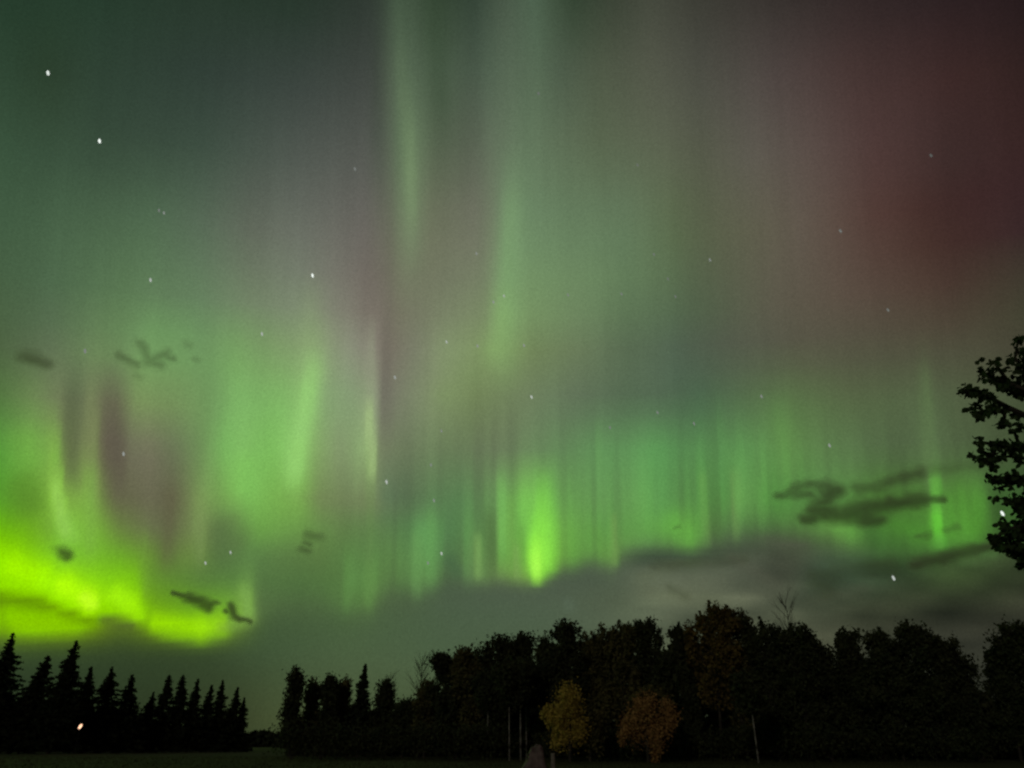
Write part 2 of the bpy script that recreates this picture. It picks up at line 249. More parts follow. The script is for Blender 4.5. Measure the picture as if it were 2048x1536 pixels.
# ---------------------------------------------------------------- helpers
def at(x, y, dist):                              # point at that distance in a direction
    return EYE+ray(x, y)*dist
def on_ground(x, dist):                          # ground point at bearing of chart column x (near the horizon), dist metres north
    return Vector(((x-1024)/FOC*dist*1.10, dist, 0.0))
def bearing_x(x, y, dist):                       # ground x so that a point `dist` north shows at chart column x on row y
    r = ray(x, y); return EYE.x+r.x/r.y*dist
def height_at(x, y, dist):
    r = ray(x, y); return EYE.z+r.z/r.y*dist
def tag(o, label=None, cat=None, group=None, kind=None):
    if label: o['label'] = label
    if cat: o['category'] = cat
    if group: o['group'] = group
    if kind: o['kind'] = kind
    return o
def empty(name, loc):
    o = bpy.data.objects.new(name, None); o.location = loc; o.empty_display_size = .3; COL.objects.link(o); return o
def mesh_obj(name, V, F, mat, parent=None, smooth=False):
    me = bpy.data.meshes.new(name)
    V = np.asarray(V, np.float32).reshape(-1,3)
    if isinstance(F, np.ndarray):
        n, k = F.shape
        me.vertices.add(len(V)); me.vertices.foreach_set('co', V.ravel())
        me.loops.add(n*k); me.loops.foreach_set('vertex_index', F.astype(np.int32).ravel())
        me.polygons.add(n); me.polygons.foreach_set('loop_start', np.arange(0, n*k, k, dtype=np.int32))
        me.update(calc_edges=True); me.validate()
    else:
        me.from_pydata([tuple(v) for v in V], [], F); me.update()
    if smooth: me.polygons.foreach_set('use_smooth', [True]*len(me.polygons))
    me.materials.append(mat)
    o = bpy.data.objects.new(name, me); COL.objects.link(o)
    if parent: o.parent = parent
    return o
def material(name, c1, c2=None, scale=3.0, rough=.85, bump=0.0, detail=4):
    m = bpy.data.materials.new(name); m.use_nodes = True; t = m.node_tree; b = t.nodes['Principled BSDF']
    b.inputs['Roughness'].default_value = rough; b.inputs['Specular IOR Level'].default_value = .25
    if c2 is None: b.inputs['Base Color'].default_value = (*c1, 1)
    else:
        co = t.nodes.new('ShaderNodeTexCoord'); nz = t.nodes.new('ShaderNodeTexNoise'); nz.inputs['Scale'].default_value = scale; nz.inputs['Detail'].default_value = detail
        rp = t.nodes.new('ShaderNodeValToRGB'); rp.color_ramp.elements[0].position = .35; rp.color_ramp.elements[1].position = .65
        rp.color_ramp.elements[0].color = (*c1,1); rp.color_ramp.elements[1].color = (*c2,1)
        t.links.new(co.outputs['Object'], nz.inputs['Vector']); t.links.new(nz.outputs['Fac'], rp.inputs[0]); t.links.new(rp.outputs[0], b.inputs['Base Color'])
        if bump:
            bp = t.nodes.new('ShaderNodeBump'); bp.inputs['Strength'].default_value = bump; t.links.new(nz.outputs['Fac'], bp.inputs['Height']); t.links.new(bp.outputs[0], b.inputs['Normal'])
    return m
def glow(name, col, strength):
    m = bpy.data.materials.new(name); m.use_nodes = True; t = m.node_tree; t.nodes.clear()
    e = t.nodes.new('ShaderNodeEmission'); e.inputs[0].default_value = (*col,1); e.inputs[1].default_value = strength
    o = t.nodes.new('ShaderNodeOutputMaterial'); t.links.new(e.outputs[0], o.inputs[0]); return m
M_NEEDLE = material('spruce needles', (.016,.024,.012), (.03,.04,.018), .8)
M_DARK = material('dark green leaves', (.030,.042,.018), (.058,.066,.028), .5)
M_OLIVE = material('olive brown leaves', (.065,.066,.028), (.135,.120,.045), .5)
M_RUST = material('tawny leaves', (.09,.070,.022), (.18,.125,.035), .6)
M_YELLOW = material('yellow leaves', (.38,.28,.06), (.60,.45,.10), .9)
M_ORANGE = material('orange leaves', (.34,.19,.075), (.50,.29,.11), .9)
M_NEAR = material('near leaves', (.030,.055,.018), (.05,.085,.03), 3)
M_BARK = material('grey bark', (.035,.030,.026), (.07,.06,.05), 2, bump=.3)
M_BIRCH = material('white birch bark', (.03,.028,.025), (.40,.38,.36), 1.1)
M_GRASS = material('meadow grass', (.042,.044,.018), (.075,.075,.028), .12, rough=1, detail=8)
M_METAL = material('grey galvanised metal', (.035,.035,.035), (.05,.05,.05), 6, rough=.5)
M_TARP = material('pale pink tarp', (.11,.08,.08), (.21,.155,.155), 2.2, rough=.6, bump=.4)
M_WOOD = material('weathered wood', (.20,.18,.16), (.32,.29,.26), 5)

def tube(V, F, p0, p1, r0, r1, n=5):
    p0, p1 = Vector(p0), Vector(p1); d = (p1-p0).normalized(); a = d.orthogonal().normalized(); b = d.cross(a); s = len(V)
    for p, r in ((p0,r0),(p1,r1)):
        for k in range(n):
            t = 2*math.pi*k/n; V.append(tuple(p+(a*math.cos(t)+b*math.sin(t))*r))
    for k in range(n): F.append((s+k, s+(k+1)%n, s+n+(k+1)%n, s+n+k))
    F.append(tuple(s+n+k for k in range(n)))
def leaf_quads(C, size, rs, aspect=.7, flat=0.0):
    """a small bent leaf clump card at every centre"""
    n = len(C); a = rs.normal(size=(n,3)); a[:,2] *= (1-flat*.5); a /= np.linalg.norm(a, axis=1)[:,None]
    b = rs.normal(size=(n,3)); b -= (b*a).sum(1)[:,None]*a; b /= np.linalg.norm(b, axis=1)[:,None]
    s = size*(.6+.8*rs.rand(n))[:,None]
    V = np.stack([C-a*s, C+b*s*aspect*(.6+.6*rs.rand(n))[:,None], C+a*s, C-b*s*aspect*(.6+.6*rs.rand(n))[:,None]], 1)
    return V.reshape(-1,3), np.arange(n*4).reshape(n,4)

# ---------------------------------------------------------------- ground and far wood
gx = np.concatenate([np.linspace(-6000,-300,12), np.linspace(-280,280,57), np.linspace(300,6000,12)])
gy = np.concatenate([np.linspace(-400,30,12), np.linspace(36,240,52), np.linspace(260,9000,24)])
GX, GY = np.meshgrid(gx, gy); rs = np.random.RandomState(3)
GZ = rs.normal(size=GX.shape)*.03-.02*np.clip((GY-60)/100,0,1)
GZ[(GY < 40)] *= .3
i = np.arange(len(gy)-1)[:,None]*len(gx)+np.arange(len(gx)-1)[None]
F = np.stack([i, i+1, i+1+len(gx), i+len(gx)], -1).reshape(-1,4)
tag(mesh_obj('ground', np.stack([GX,GY,GZ],-1).reshape(-1,3), F, M_GRASS, smooth=True), kind='structure')
# rough grass of the meadow, the strip that shows
n = 16000; gy_ = rs.uniform(48, 120, n); gx_ = rs.uniform(-.8, .5, n)*gy_
C = np.stack([gx_, gy_, np.full(n, .06)], 1); V, F = leaf_quads(C, .11, rs, .25)
tag(mesh_obj('meadow_grass', V, F, M_GRASS), 'short rough grass of the dark meadow', 'grass', kind='stuff')

def wood_mass(name, segs, mat, label, leaf, per, seed):
    """a closed stand of far or shaded trees that reads as one mass; segs: x, top row, distance"""
    rs = np.random.RandomState(seed); Cs = []
    xs = np.arange(segs[0][0], segs[-1][0], 3.0)
    ph = rs.rand(4)*6.28; lump = lambda x: 22/(1+2*(leaf > 2))*(abs(math.sin(x*.041+ph[0]))*.6+abs(math.sin(x*.023+ph[1]))*.7+.25*math.sin(x*.11+ph[2]))-8
    for x in xs:
        t = np.interp(x, [s[0] for s in segs], [s[1] for s in segs]); dd = np.interp(x, [s[0] for s in segs], [s[2] for s in segs])
        t += (rs.normal()*4+lump(x))*(.25 if seed == 21 else 1)
        for k in range(per):
            d = dd+rs.uniform(-4, 5); y = t+(1522-t)*rs.rand()**1.1+abs(rs.normal())*3
            z = max(height_at(x, y, d), .1); Cs.append((bearing_x(x+rs.normal()*3, y, d), d, z))
    V, F = leaf_quads(np.array(Cs), leaf, rs, .8)
    o = mesh_obj(name, V, F, mat); tag(o, label, 'wood', kind='stuff'); return o
wood_mass('distant_wood', [(-200,1450,420),(300,1456,420),(470,1459,420),(600,1461,420),(900,1464,420),(1300,1455,420),(2300,1450,420)], M_NEEDLE, 'low far wood along the horizon in the gap between the tree rows', 1.5, 30, 21)
wood_mass('dark_wood', [(578,1455,128),(610,1420,128),(720,1405,126),(800,1425,124),(870,1395,120),(920,1345,118),(1060,1335,116),(1120,1290,114),(1330,1290,112),(1400,1285,110),(1600,1300,108),(1665,1350,108),(1720,1320,106),(1920,1350,104),(1950,1385,104),(2300,1340,104)], M_DARK, 'unbroken dark undergrowth and trunks of the wood behind the broadleaf trees', .55, 70, 22)
wood_mass('spruce_wood', [(-160,1395,188),(60,1385,188),(160,1395,190),(240,1420,192),(300,1435,195),(470,1435,200),(492,1462,202)], M_NEEDLE, 'black undergrowth filling the gaps low between the spruces', .6, 60, 23)

# ---------------------------------------------------------------- spruces
def spruce(px, py, dist, wpx, label, seed, bare=0):
    rs = np.random.RandomState(seed)
    H = height_at(px, py, dist); w = wpx/FOC*dist*1.1/2; X = bearing_x(px, py+30, dist)
    t = empty('spruce_tree', (X, dist, 0)); tag(t, label, 'tree', 'spruces of the left tree row')
    V, F = [], []; lean = rs.normal()*.35+.15; w *= rs.uniform(.88, 1.18)
    tube(V, F, (0,0,0), (lean*.5,0,H*.55), .24, .14, 6); tube(V, F, (lean*.5,0,H*.55), (lean,0,H*.985), .14, .025, 5)
    mesh_obj('trunk', V, F, M_BARK, t)
    Cs = []
    nl = int(H*2.6)
    for k in range(nl):
        f = (k+rs.rand()*.6)/nl; z = .07*H+f*H*.93; r = w*1.5*((1-f)**.85)*(.72+.5*rs.rand())+.12
        nb = 7 if f < .8 else 5
        for b in range(nb):
            if rs.rand() < .12: continue
            a = rs.rand()*6.283; rr = r*(.55+.65*rs.rand()); m = max(4, int(rr*17))
            q = rs.rand(m)**.7*rr
            drop = -.28*q+.09*q*q/max(rr,.3)
            Cs.append(np.stack([lean*f+q*math.cos(a)+rs.normal(size=m)*.07, q*math.sin(a)+rs.normal(size=m)*.07, z+drop+rs.normal(size=m)*.09], 1))
    m = int(H*170); f = rs.rand(m); Cs.append(np.stack([lean*f+rs.normal(size=m)*w*.5*(1-f), rs.normal(size=m)*w*.5*(1-f), (.05+.93*f)*H], 1))
    Cs.append(np.stack([np.full(12, lean)+rs.normal(size=12)*.04, rs.normal(size=12)*.04, H-rs.rand(12)*.9], 1))
    V, F = leaf_quads(np.concatenate(Cs), .24, rs, .55)
    mesh_obj('crown', V, F, M_NEEDLE, t); return t
SPR = [ # apex column, row, distance, width, label
 (24,1266,150,78,'tall spruce cut by the left photo edge, its crown against the yellow-green arc'),
 (78,1310,152,84,'broad spruce with a blunt top between the edge spruce and the tallest-looking one'),
 (139,1281,150,74,'tall dense spruce rising right above the small house light'),
 (179,1333,158,50,'thin-topped spruce just right of the tall one above the lamp'),
 (219,1334,160,58,'medium spruce, fifth in the row from the left'),
 (259,1350,163,54,'medium spruce standing left of the deep notch in the row'),
 (293,1384,168,34,'shortest narrow spruce, alone in the notch of the row'),
 (331,1349,170,44,'slim spruce, first of the even group right of the notch'),
 (364,1349,172,40,'slim spruce, second of the even group right of the notch'),
 (391,1357,174,36,'slim spruce in the middle of the even group, lower than its left neighbour'),
 (417,1369,176,34,'small spruce sunk between two slightly taller ones near the row end'),
 (444,1361,178,34,'narrow pointed spruce, third from the right end of the row'),
 (466,1374,180,32,'narrow spruce, second from the right end of the row'),
 (484,1396,182,30,'last low spruce at the right end of the row by the open gap')]
for k, (px, py, d, w, lb) in enumerate(SPR): spruce(px, py, d, w, lb, 100+k)
spruce(-50, 1290, 150, 80, 'spruce mostly outside the left photo edge, only branch tips showing', 140)

# ---------------------------------------------------------------- broadleaf trees
def broadleaf(px, py, dist, wpx, mat, label, seed, bark=None, sprays=None, taper=False, kind='broadleaf_tree', group='broadleaf trees of the wood', low=.22, dens=1.5, leaf=.17):
    rs = np.random.RandomState(seed)
    H = height_at(px, py, dist); w = wpx/FOC*dist*1.1/2; X = bearing_x(px, py+50, dist)
    if not sprays: w *= .86
    t = empty(kind, (X, dist, 0)); tag(t, label, 'tree', group)
    V, F = [], []; bx = rs.normal()*(.03 if bark else .25)
    tr = .09 if bark else .17; tube(V, F, (0,0,0), (bx,0,H*.45), tr, tr*.7, 7); tube(V, F, (bx,0,H*.45), (bx*1.4,.1,H*.9), tr*.7, .03, 6)
    Cs = []; nl = int(15+w*4)
    tips = []
    for k in range(nl):
        if sprays: break
        f0 = low+(.85-low)*(k+.5*rs.rand())/nl; z0 = H*f0; a = rs.rand()*6.283
        fz = min(f0+.08+.22*rs.rand(), .9)
        env = w*math.sin(math.pi*min(max((fz-low*.7)/(1.10-low*.7), .05), .98))**.6*(.55+.6*rs.rand())
        env *= (1.25-.85*fz) if taper else 1
        zt = min(fz*H, H-.5-(.30+.25*rs.rand())*env)
        p0 = Vector((bx*f0*1.4, 0, min(z0, zt-.3))); p2 = Vector((env*math.cos(a)+bx, env*math.sin(a), zt)); p1 = (p0+p2)/2+Vector((0,0,-.3+rs.rand()*.3))
        tube(V, F, p0, p1, .06, .04, 4); tube(V, F, p1, p2, .04, .012, 4)
        for q in range(4):
            c = p1.lerp(p2, .25+.27*q)+Vector(rs.normal(size=3)*.35); tips.append((c, .40+.4*rs.rand(), 1.2))
    if not sprays:
        for j in range(6):                       # upright leaders that make the ragged top
            r = 0 if j == 0 else w*(.15+.6*rs.rand()); a = rs.rand()*6.283; top = H*1.0 if j == 0 else H-.25-r*(.35+.5*rs.rand())*(2.2 if taper else 1)
            x_, y_ = bx+r*math.cos(a), r*math.sin(a); L = .9+1.0*rs.rand()
            tube(V, F, (bx,0,H*.6), (x_,y_,top-.15), .04, .01, 4)
            for q in range(4): tips.append((Vector((x_+rs.normal()*.08,y_,top-.12-L*q/3)), .13+.10*q, 1.5))
    else:
        for (sx_, sy_, r_) in sprays:
            r = r_/FOC*dist*1.25; c = Vector(((bearing_x(sx_, sy_, dist)-X)*1.18, rs.normal()*r*.8, height_at(sx_, sy_, dist)))
            tube(V, F, (bx*.5,0,max(c.z*.55,.5)), c, .035, .01, 4); tips.append((c, r*1.25, 1.15))
    for c, r, zs in tips:
        m = int((70 if sprays else 58)*dens*(r/.6)**1.5*(1.6 if sprays else 1))+4; p = rs.normal(size=(m,3))*r*.5; p[:,2] *= zs
        p += np.array(c); Cs.append(p)
    if not sprays:
        m = int(700*dens); f = rs.rand(m); Cs.append(np.stack([bx+rs.normal(size=m)*w*.3, rs.normal(size=m)*w*.3, H*(low+(.8-low)*f)], 1))
    mesh_obj('trunk', V, F, bark or M_BARK, t)
    V, F = leaf_quads(np.concatenate(Cs), leaf, rs, .75)
    mesh_obj('crown', V, F, mat, t); return t
DK, OL, RU = M_DARK, M_OLIVE, M_RUST
TREES = [ # column, row, distance, width, leaves, label
 (592,1338,112,34,DK,'slim dark tree at the left end of the wood, beside the open gap'),
 (624,1364,116,28,OL,'low thin-topped tree next to the slim one at the left end of the wood'),
 (655,1352,114,34,DK,'narrow dark tree, third along the low left part of the wood'),
 (688,1358,118,30,OL,'narrow tree left of the pointed one in the low part of the wood'),
 (764,1362,112,34,DK,'slim low tree right of the pointed one'),
 (806,1404,110,44,DK,'lowest bushy tree in the dip before the wood rises'),
 (852,1366,106,36,OL,'thin-leaved tree at the foot of the rise of the wood'),
 (898,1300,100,62,DK,'tree at the step where the wood rises, left of the tall crowns'),
 (938,1288,98,66,OL,'round crown just right of the step where the wood rises'),
 (994,1268,97,74,DK,'dome-shaped crown with two birch trunks showing below'),
 (1040,1262,99,46,DK,'upright crown left of the narrow notch in the skyline'),
 (1098,1278,96,36,DK,'lower crown on the right side of the narrow notch'),
 (1132,1236,94,78,DK,'tall crown with finger-like top directly above the yellow tree'),
 (1186,1262,96,66,OL,'lower rounded crown right of the finger-topped one'),
 (1242,1240,93,86,OL,'broad brownish crown in the middle of the wood'),
 (1306,1238,92,84,DK,'dark rounded crown directly above the orange tree'),
 (1360,1245,94,34,DK,'narrow dark crown left of the tawny treetop'),
 (1418,1202,90,98,RU,'highest tree of the wood, with tawny yellowish leaves'),
 (1466,1210,91,66,OL,'brownish crown touching the right side of the tawny treetop'),
 (1524,1234,90,84,DK,'dark level crown between the tawny tree and the bare twigs'),
 (1592,1246,88,92,DK,'dark crown from which bare twigs stick up'),
 (1632,1276,89,46,DK,'shoulder-like crown sloping down to the gap right of the bare twigs'),
 (1698,1254,88,60,DK,'round black crown right of the gap'),
 (1766,1254,87,78,DK,'black crown with a small side bump, in the right part of the wood'),
 (1824,1240,86,92,DK,'highest black crown in the right part of the wood'),
 (1878,1272,86,60,DK,'black crown stepping down towards the last gap'),
 (1914,1300,87,36,DK,'small last black crown before the gap near the right edge'),
 (1998,1294,84,50,DK,'dark tree right of the last gap'),
 (2050,1240,82,100,DK,'dark tree cut by the right photo edge')]
for k, (px, py, d, w, mt, lb) in enumerate(TREES):
    broadleaf(px, py, d, w, mt, lb, 300+k, low=.12 if mt is not RU else .3, taper=d > 105)
spruce_tip = spruce(726, 1328, 112, 46, 'pointed dark conifer standing in the low part of the wood', 501)
spruce_tip['group'] = 'broadleaf trees of the wood'; del spruce_tip['group']
# white-trunked birches in front of the wood
for k, (px, py, d, w, lb) in enumerate([
   (1019,1330,90,46,'young birch with a short white trunk, left of the pair below the dome crown'),
   (1041,1318,91,48,'young birch with the longest white trunk, below the upright crown'),
   (1052,1322,95,40,'birch with a thin pale trunk seen higher up, right of the pair'),
   (976,1345,95,44,'birch with a faint thin pale trunk under the dome crown'),
   (1502,1350,80,56,'birch with a broken pale trunk under the brownish crown')]):
    broadleaf(px, py, d, w, M_DARK, lb, 400+k, bark=M_BIRCH, kind='birch_tree', group='white-trunked birches', low=.56, dens=.9)
# autumn trees
YL = [(1135,1384,9),(1132,1394,11),(1143,1398,12),(1146,1416,13),(1130,1416,12),(1118,1425,9),(1104,1423,7),(1096,1424,6),(1112,1436,11),(1126,1442,13),(1146,1438,14),(1122,1458,12),(1140,1460,14),(1157,1456,11),(1152,1474,9),(1132,1476,11),(1118,1484,8)]
broadleaf(1137, 1374, 84, 66, M_YELLOW, 'small bright yellow autumn tree in front of the dark wood', 430, sprays=YL, kind='maple_tree', group='autumn-coloured small trees', leaf=.095, dens=2.0)
OR_ = [(1285,1412,10),(1278,1404,6),(1298,1404,9),(1288,1424,12),(1325,1418,10),(1334,1430,9),(1330,1444,9),(1272,1436,11),(1258,1444,7),(1290,1440,13),(1312,1450,11),(1274,1454,12),(1298,1462,13),(1320,1462,10),(1256,1460,7),(1250,1472,5),(1252,1484,4),(1278,1472,11),(1306,1478,11),(1312,1492,8),(1310,1506,6),(1307,1516,6)]
broadleaf(1292, 1398, 82, 88, M_ORANGE, 'small orange-brown autumn tree, wider than the yellow one', 441, sprays=OR_, kind='maple_tree', group='autumn-coloured small trees', leaf=.095, dens=2.0)
for k, (px, py, d, w, mt, lb) in enumerate([
   (1178,1418,86,34,M_OLIVE,'dull yellow-brown sapling against the right side of the yellow tree'),
   (1300,1372,84,60,M_OLIVE,'olive top rising just behind the orange tree')]):
    broadleaf(px, py, d, w, mt, lb, 450+k, kind='sapling', group='saplings beside the autumn trees', low=.25, dens=.7, leaf=.16)
# bare trees with twigs only
def bare_tree(px, py, dist, wpx, label, seed, base_row=None):
    rs = np.random.RandomState(seed); H = height_at(px, py, dist); w = wpx/FOC*dist*1.1/2; X = bearing_x(px, py+50, dist)
    V, F = [], []
    t = empty('bare_tree', (X, dist, 0)); tag(t, label, 'tree', 'leafless trees in the wood')
    tube(V, F, (0,0,0), (0,0,H*.6), .13, .08, 6); tube(V, F, (0,0,H*.6), (.05,0,H), .08, .01, 5)
    mesh_obj('trunk', V, F, M_BARK, t); V, F = [], []
    for k in range(34):
        z = H*(.5+.46*rs.rand()); a = rs.rand()*6.283; L = w*(1.15-(z/H-.5))*(.6+.6*rs.rand()); p0 = Vector((0,0,z)); p1 = p0+Vector((math.cos(a)*L*.6, math.sin(a)*L*.6, L*.8)); tube(V, F, p0, p1, .035, .018, 4)
        for j in range(4):
            p2 = p1+Vector((math.cos(a)+rs.normal()*.5, math.sin(a)+rs.normal()*.5, 1.1+rs.rand()))*L*.35; tube(V, F, p0.lerp(p1, .4+.2*j), p2, .016, .006, 3)
    mesh_obj('twigs', V, F, M_BARK, t)
bare_tree(1576, 1194, 90, 60, 'bare twigs sticking up above the dark crowns right of the tawny tree', 601)
bare_tree(842, 1312, 108, 44, 'leafless thin tree with tall upright twigs in the dip before the rise', 602)
bare_tree(778, 1346, 112, 34, 'small leafless tree between the pointed conifer and the dip', 603)

# low shrubs along the foot of the wood
def shrub(px, top, dist, wpx, label, seed, mat=None):
    rs = np.random.RandomState(seed); H = max(height_at(px, top, dist), .8); w = wpx/FOC*dist*1.1/2
    t = empty('shrub', (bearing_x(px, 1490, dist), dist, 0)); tag(t, label, 'shrub', 'shrubs along the foot of the wood')
    V, F = [], []; Cs = []
    for k in range(9):
        a = rs.rand()*6.283; p = Vector((math.cos(a)*w*rs.rand(), math.sin(a)*w*.6*rs.rand(), H*(.5+.45*rs.rand()))); tube(V, F, (0,0,0), p, .03, .01, 4)
        m = 170; Cs.append(rs.normal(size=(m,3))*np.array([w*.3,w*.3,H*.2])+np.array([p.x,p.y,p.z*.8]))
    c = np.concatenate(Cs); c[:,2] = np.abs(c[:,2])
    mesh_obj('stems', V, F, M_BARK, t); V, F = leaf_quads(c, .15, rs, .75); mesh_obj('foliage', V, F, mat or M_DARK, t)
sh = np.random.RandomState(5)
where = [(585,'at the left end of the wood'),(640,'below the rounded trees of the low part'),(700,'below the pointed conifer'),(770,'below the dip in the skyline'),(840,'below the leafless thin tree'),(910,'below the step in the skyline'),(985,'left of the birch trunks'),(1130,'directly below the yellow tree'),(1205,'between the yellow and the orange tree'),(1275,'directly below the orange tree'),(1370,'right of the orange tree'),(1455,'left of the broken pale birch trunk'),(1560,'right of the broken pale birch trunk'),(1660,'below the skyline gap right of the bare twigs'),(1760,'below the black crown with the side bump'),(1860,'below the highest black crown'),(1960,'below the last skyline gap')]
for k, (px, wh) in enumerate(where):
    shrub(px, 1446+sh.rand()*16, 100-k*.9-4*sh.rand(), 92, 'low dark shrub '+wh, 700+k)

# ---------------------------------------------------------------- the pale covered heap and the post
hx = on_ground(1060, 62.0); NX, NY = 26, 20
V = []
for j in range(NY+1):
    for i_ in range(NX+1):
        u = i_/NX*2-1; v = j/NY*2-1
        prof = max(0, 1-abs(v)**3)*np.interp(u, [-1,-.55,-.25,.55,.72,.8,1], [0,.42,.95,1.0,.92,.35,0])
        V.append((u*.95, v*.8, 1.5*prof*(1+.05*math.sin(7*u+3*v)+.03*math.sin(17*v)+.05*math.sin(23*u+5*v)*abs(v)+.04*math.sin(11*u-9*v))-.02))
F = [(j*(NX+1)+i_, j*(NX+1)+i_+1, (j+1)*(NX+1)+i_+1, (j+1)*(NX+1)+i_) for j in range(NY) for i_ in range(NX)]
t = empty('covered_woodpile', hx); tag(t, 'pale pinkish tarp-covered heap at the edge of the meadow below the birches', 'woodpile')
mesh_obj('tarp', V, F, M_TARP, t, smooth=True)
V, F = [], []
for r_ in range(4):
    for c_ in range(5-r_//2): tube(V, F, (-.5+.26*c_+.05*r_, -.5, .14+.25*r_), (-.5+.26*c_+.05*r_, .5, .14+.25*r_), .12, .12, 8)
mesh_obj('logs', V, F, M_WOOD, t)
V, F = [], []
tube(V, F, (0,0,0), (0,0,.95), .17, .15, 10); tube(V, F, (0,0,.95), (0,0,1.0), .19, .17, 10)
o = mesh_obj('wooden_post', V, F, M_WOOD); o.location = on_ground(1091, 62.0); tag(o, 'short pale post just right of the covered heap', 'post')

# ---------------------------------------------------------------- the yard lamp among the spruces
lp = Vector((bearing_x(160, 1452, 140), 140, 0)); lz = height_at(160, 1453, 140)
t = empty('yard_lamp', lp); tag(t, 'lit yard lamp glowing warm white low among the black spruces', 'lamp')
V, F = [], []; tube(V, F, (0,.1,0), (0,.1,lz-.45), .04, .03, 8); tube(V, F, (0,.1,lz-.45), (.1,0,lz-.4), .05, .12, 8); mesh_obj('pole', V, F, M_METAL, t)
V, F = [], []; tube(V, F, (.12,0,lz+.44), (.12,0,lz+.52), .3, .1, 12); mesh_obj('lamp_hood', V, F, M_METAL, t)
def ball(r, seg=12, rings=8, sx=1, sy=1, sz=1, shear=0):
    V = [(0,0,r*sz)]; F = []
    for j in range(1, rings):
        ph = math.pi*j/rings
        for k in range(seg):
            th = 2*math.pi*k/seg; z = r*math.cos(ph)*sz; V.append((r*math.sin(ph)*math.cos(th)*sx+shear*z, r*math.sin(ph)*math.sin(th)*sy, z))
    V.append((0,0,-r*sz))
    for k in range(seg): F.append((0, 1+k, 1+(k+1)%seg))
    for j in range(rings-2):
        for k in range(seg): a = 1+j*seg; F.append((a+k, a+seg+k, a+seg+(k+1)%seg, a+(k+1)%seg))
    a = 1+(rings-2)*seg
    for k in range(seg): F.append((len(V)-1, a+(k+1)%seg, a+k))
    return V, F
V, F = ball(.24, sz=1.7, shear=.35); o = mesh_obj('lamp_globe', V, F, glow('lamp glow', (1.0,.58,.36), 1.6), t, True); o.location = (.06,0,lz)

# ---------------------------------------------------------------- the near branch at the right
def leaf_shape(V, F, c, dirv, L, W, rs):
    """one oval leaf, folded along its midrib"""
    d = Vector(dirv).normalized(); n = Vector(rs.normal(size=3)).normalized(); s = d.cross(n).normalized(); up = s.cross(d)
    i0 = len(V); c = Vector(c)
    for (u, v, k) in ((0,0,0),(.18,.32,.05),(.45,.5,.08),(.75,.36,.05),(1,0,-.04),(.75,-.36,.05),(.45,-.5,.08),(.18,-.32,.05),(.5,0,0)):
        V.append(tuple(c+d*(u*L)+s*(v*W)+up*(k*L)))
    for k in range(8): F.append((i0+8, i0+k, i0+(k+1)%8))
NEAR = 6.4
TB = at(2390, 850, 7.4)
tree = empty('overhanging_tree', (TB.x, TB.y, 0)); tag(tree, 'near leafy tree reaching in over the right photo edge, its branches silhouetted', 'tree')
base = tree.location
rs = np.random.RandomState(90)
def P(x, y, dd=0.0): return at(x, y, 7.2+dd)-base
V, F = [], []
trunk_pts = [(0,0,-.05),(.02,.02,1.1),(-.02,.03,2.2),(.03,.0,3.3),(.0,.04,4.4),(.03,.02,5.4)]
for k in range(5): tube(V, F, trunk_pts[k], trunk_pts[k+1], .13-.024*k, .13-.024*(k+1), 9)
mesh_obj('trunk', V, F, M_BARK, tree)
BR = [ # polylines in from the trunk
 [(2300,1010),(2180,900),(2080,790),(2010,765),(1968,746)],[(2080,790),(2052,740),(2030,718),(2036,680)],[(2020,768),(1999,740),(1990,727)],
 [(2200,920),(2090,850),(2010,812),(1977,793),(1930,780)],[(2000,806),(1996,822),(1962,830),(1942,816)],[(2010,812),(2008,850)],
 [(2260,1000),(2120,940),(2040,895),(1992,890),(1962,884)],[(1992,890),(1985,915),(1960,920),(1945,912)],[(2040,895),(2028,862)],[(2090,930),(2040,915),(2006,912)],
 [(2280,1060),(2120,985),(2045,958),(1976,955)],[(2045,960),(2020,970),(1996,976)],
 [(2310,1150),(2160,1070),(2060,1010),(2018,1002)],[(2160,1070),(2080,1050),(2010,1060),(1990,1078)],[(2200,1090),(2100,1100),(2030,1090)],[(2100,1100),(2050,1120)]]
for pl in BR:
    V, F = [], []; m = len(pl)
    pts = [P(x, y, .12*math.sin(x*.05)) for x, y in pl]
    if pl[0][0] > 2150:                           # main limbs spring from the trunk
        z = min(max(pts[0].z-.35, 1.6), 5.2); pts[0] = Vector((.01,.02,z)); pts.insert(1, pts[0].lerp(pts[1], .5)+Vector((0,0,.06))); m += 1
    for k in range(m-1):
        big = .035 if pl[0][0] > 2150 else .012
        tube(V, F, pts[k], pts[k+1], big*(1-k/m)+.006, big*(1-(k+1)/m)+.004, 6)
    mesh_obj('branch', V, F, M_BARK, tree)
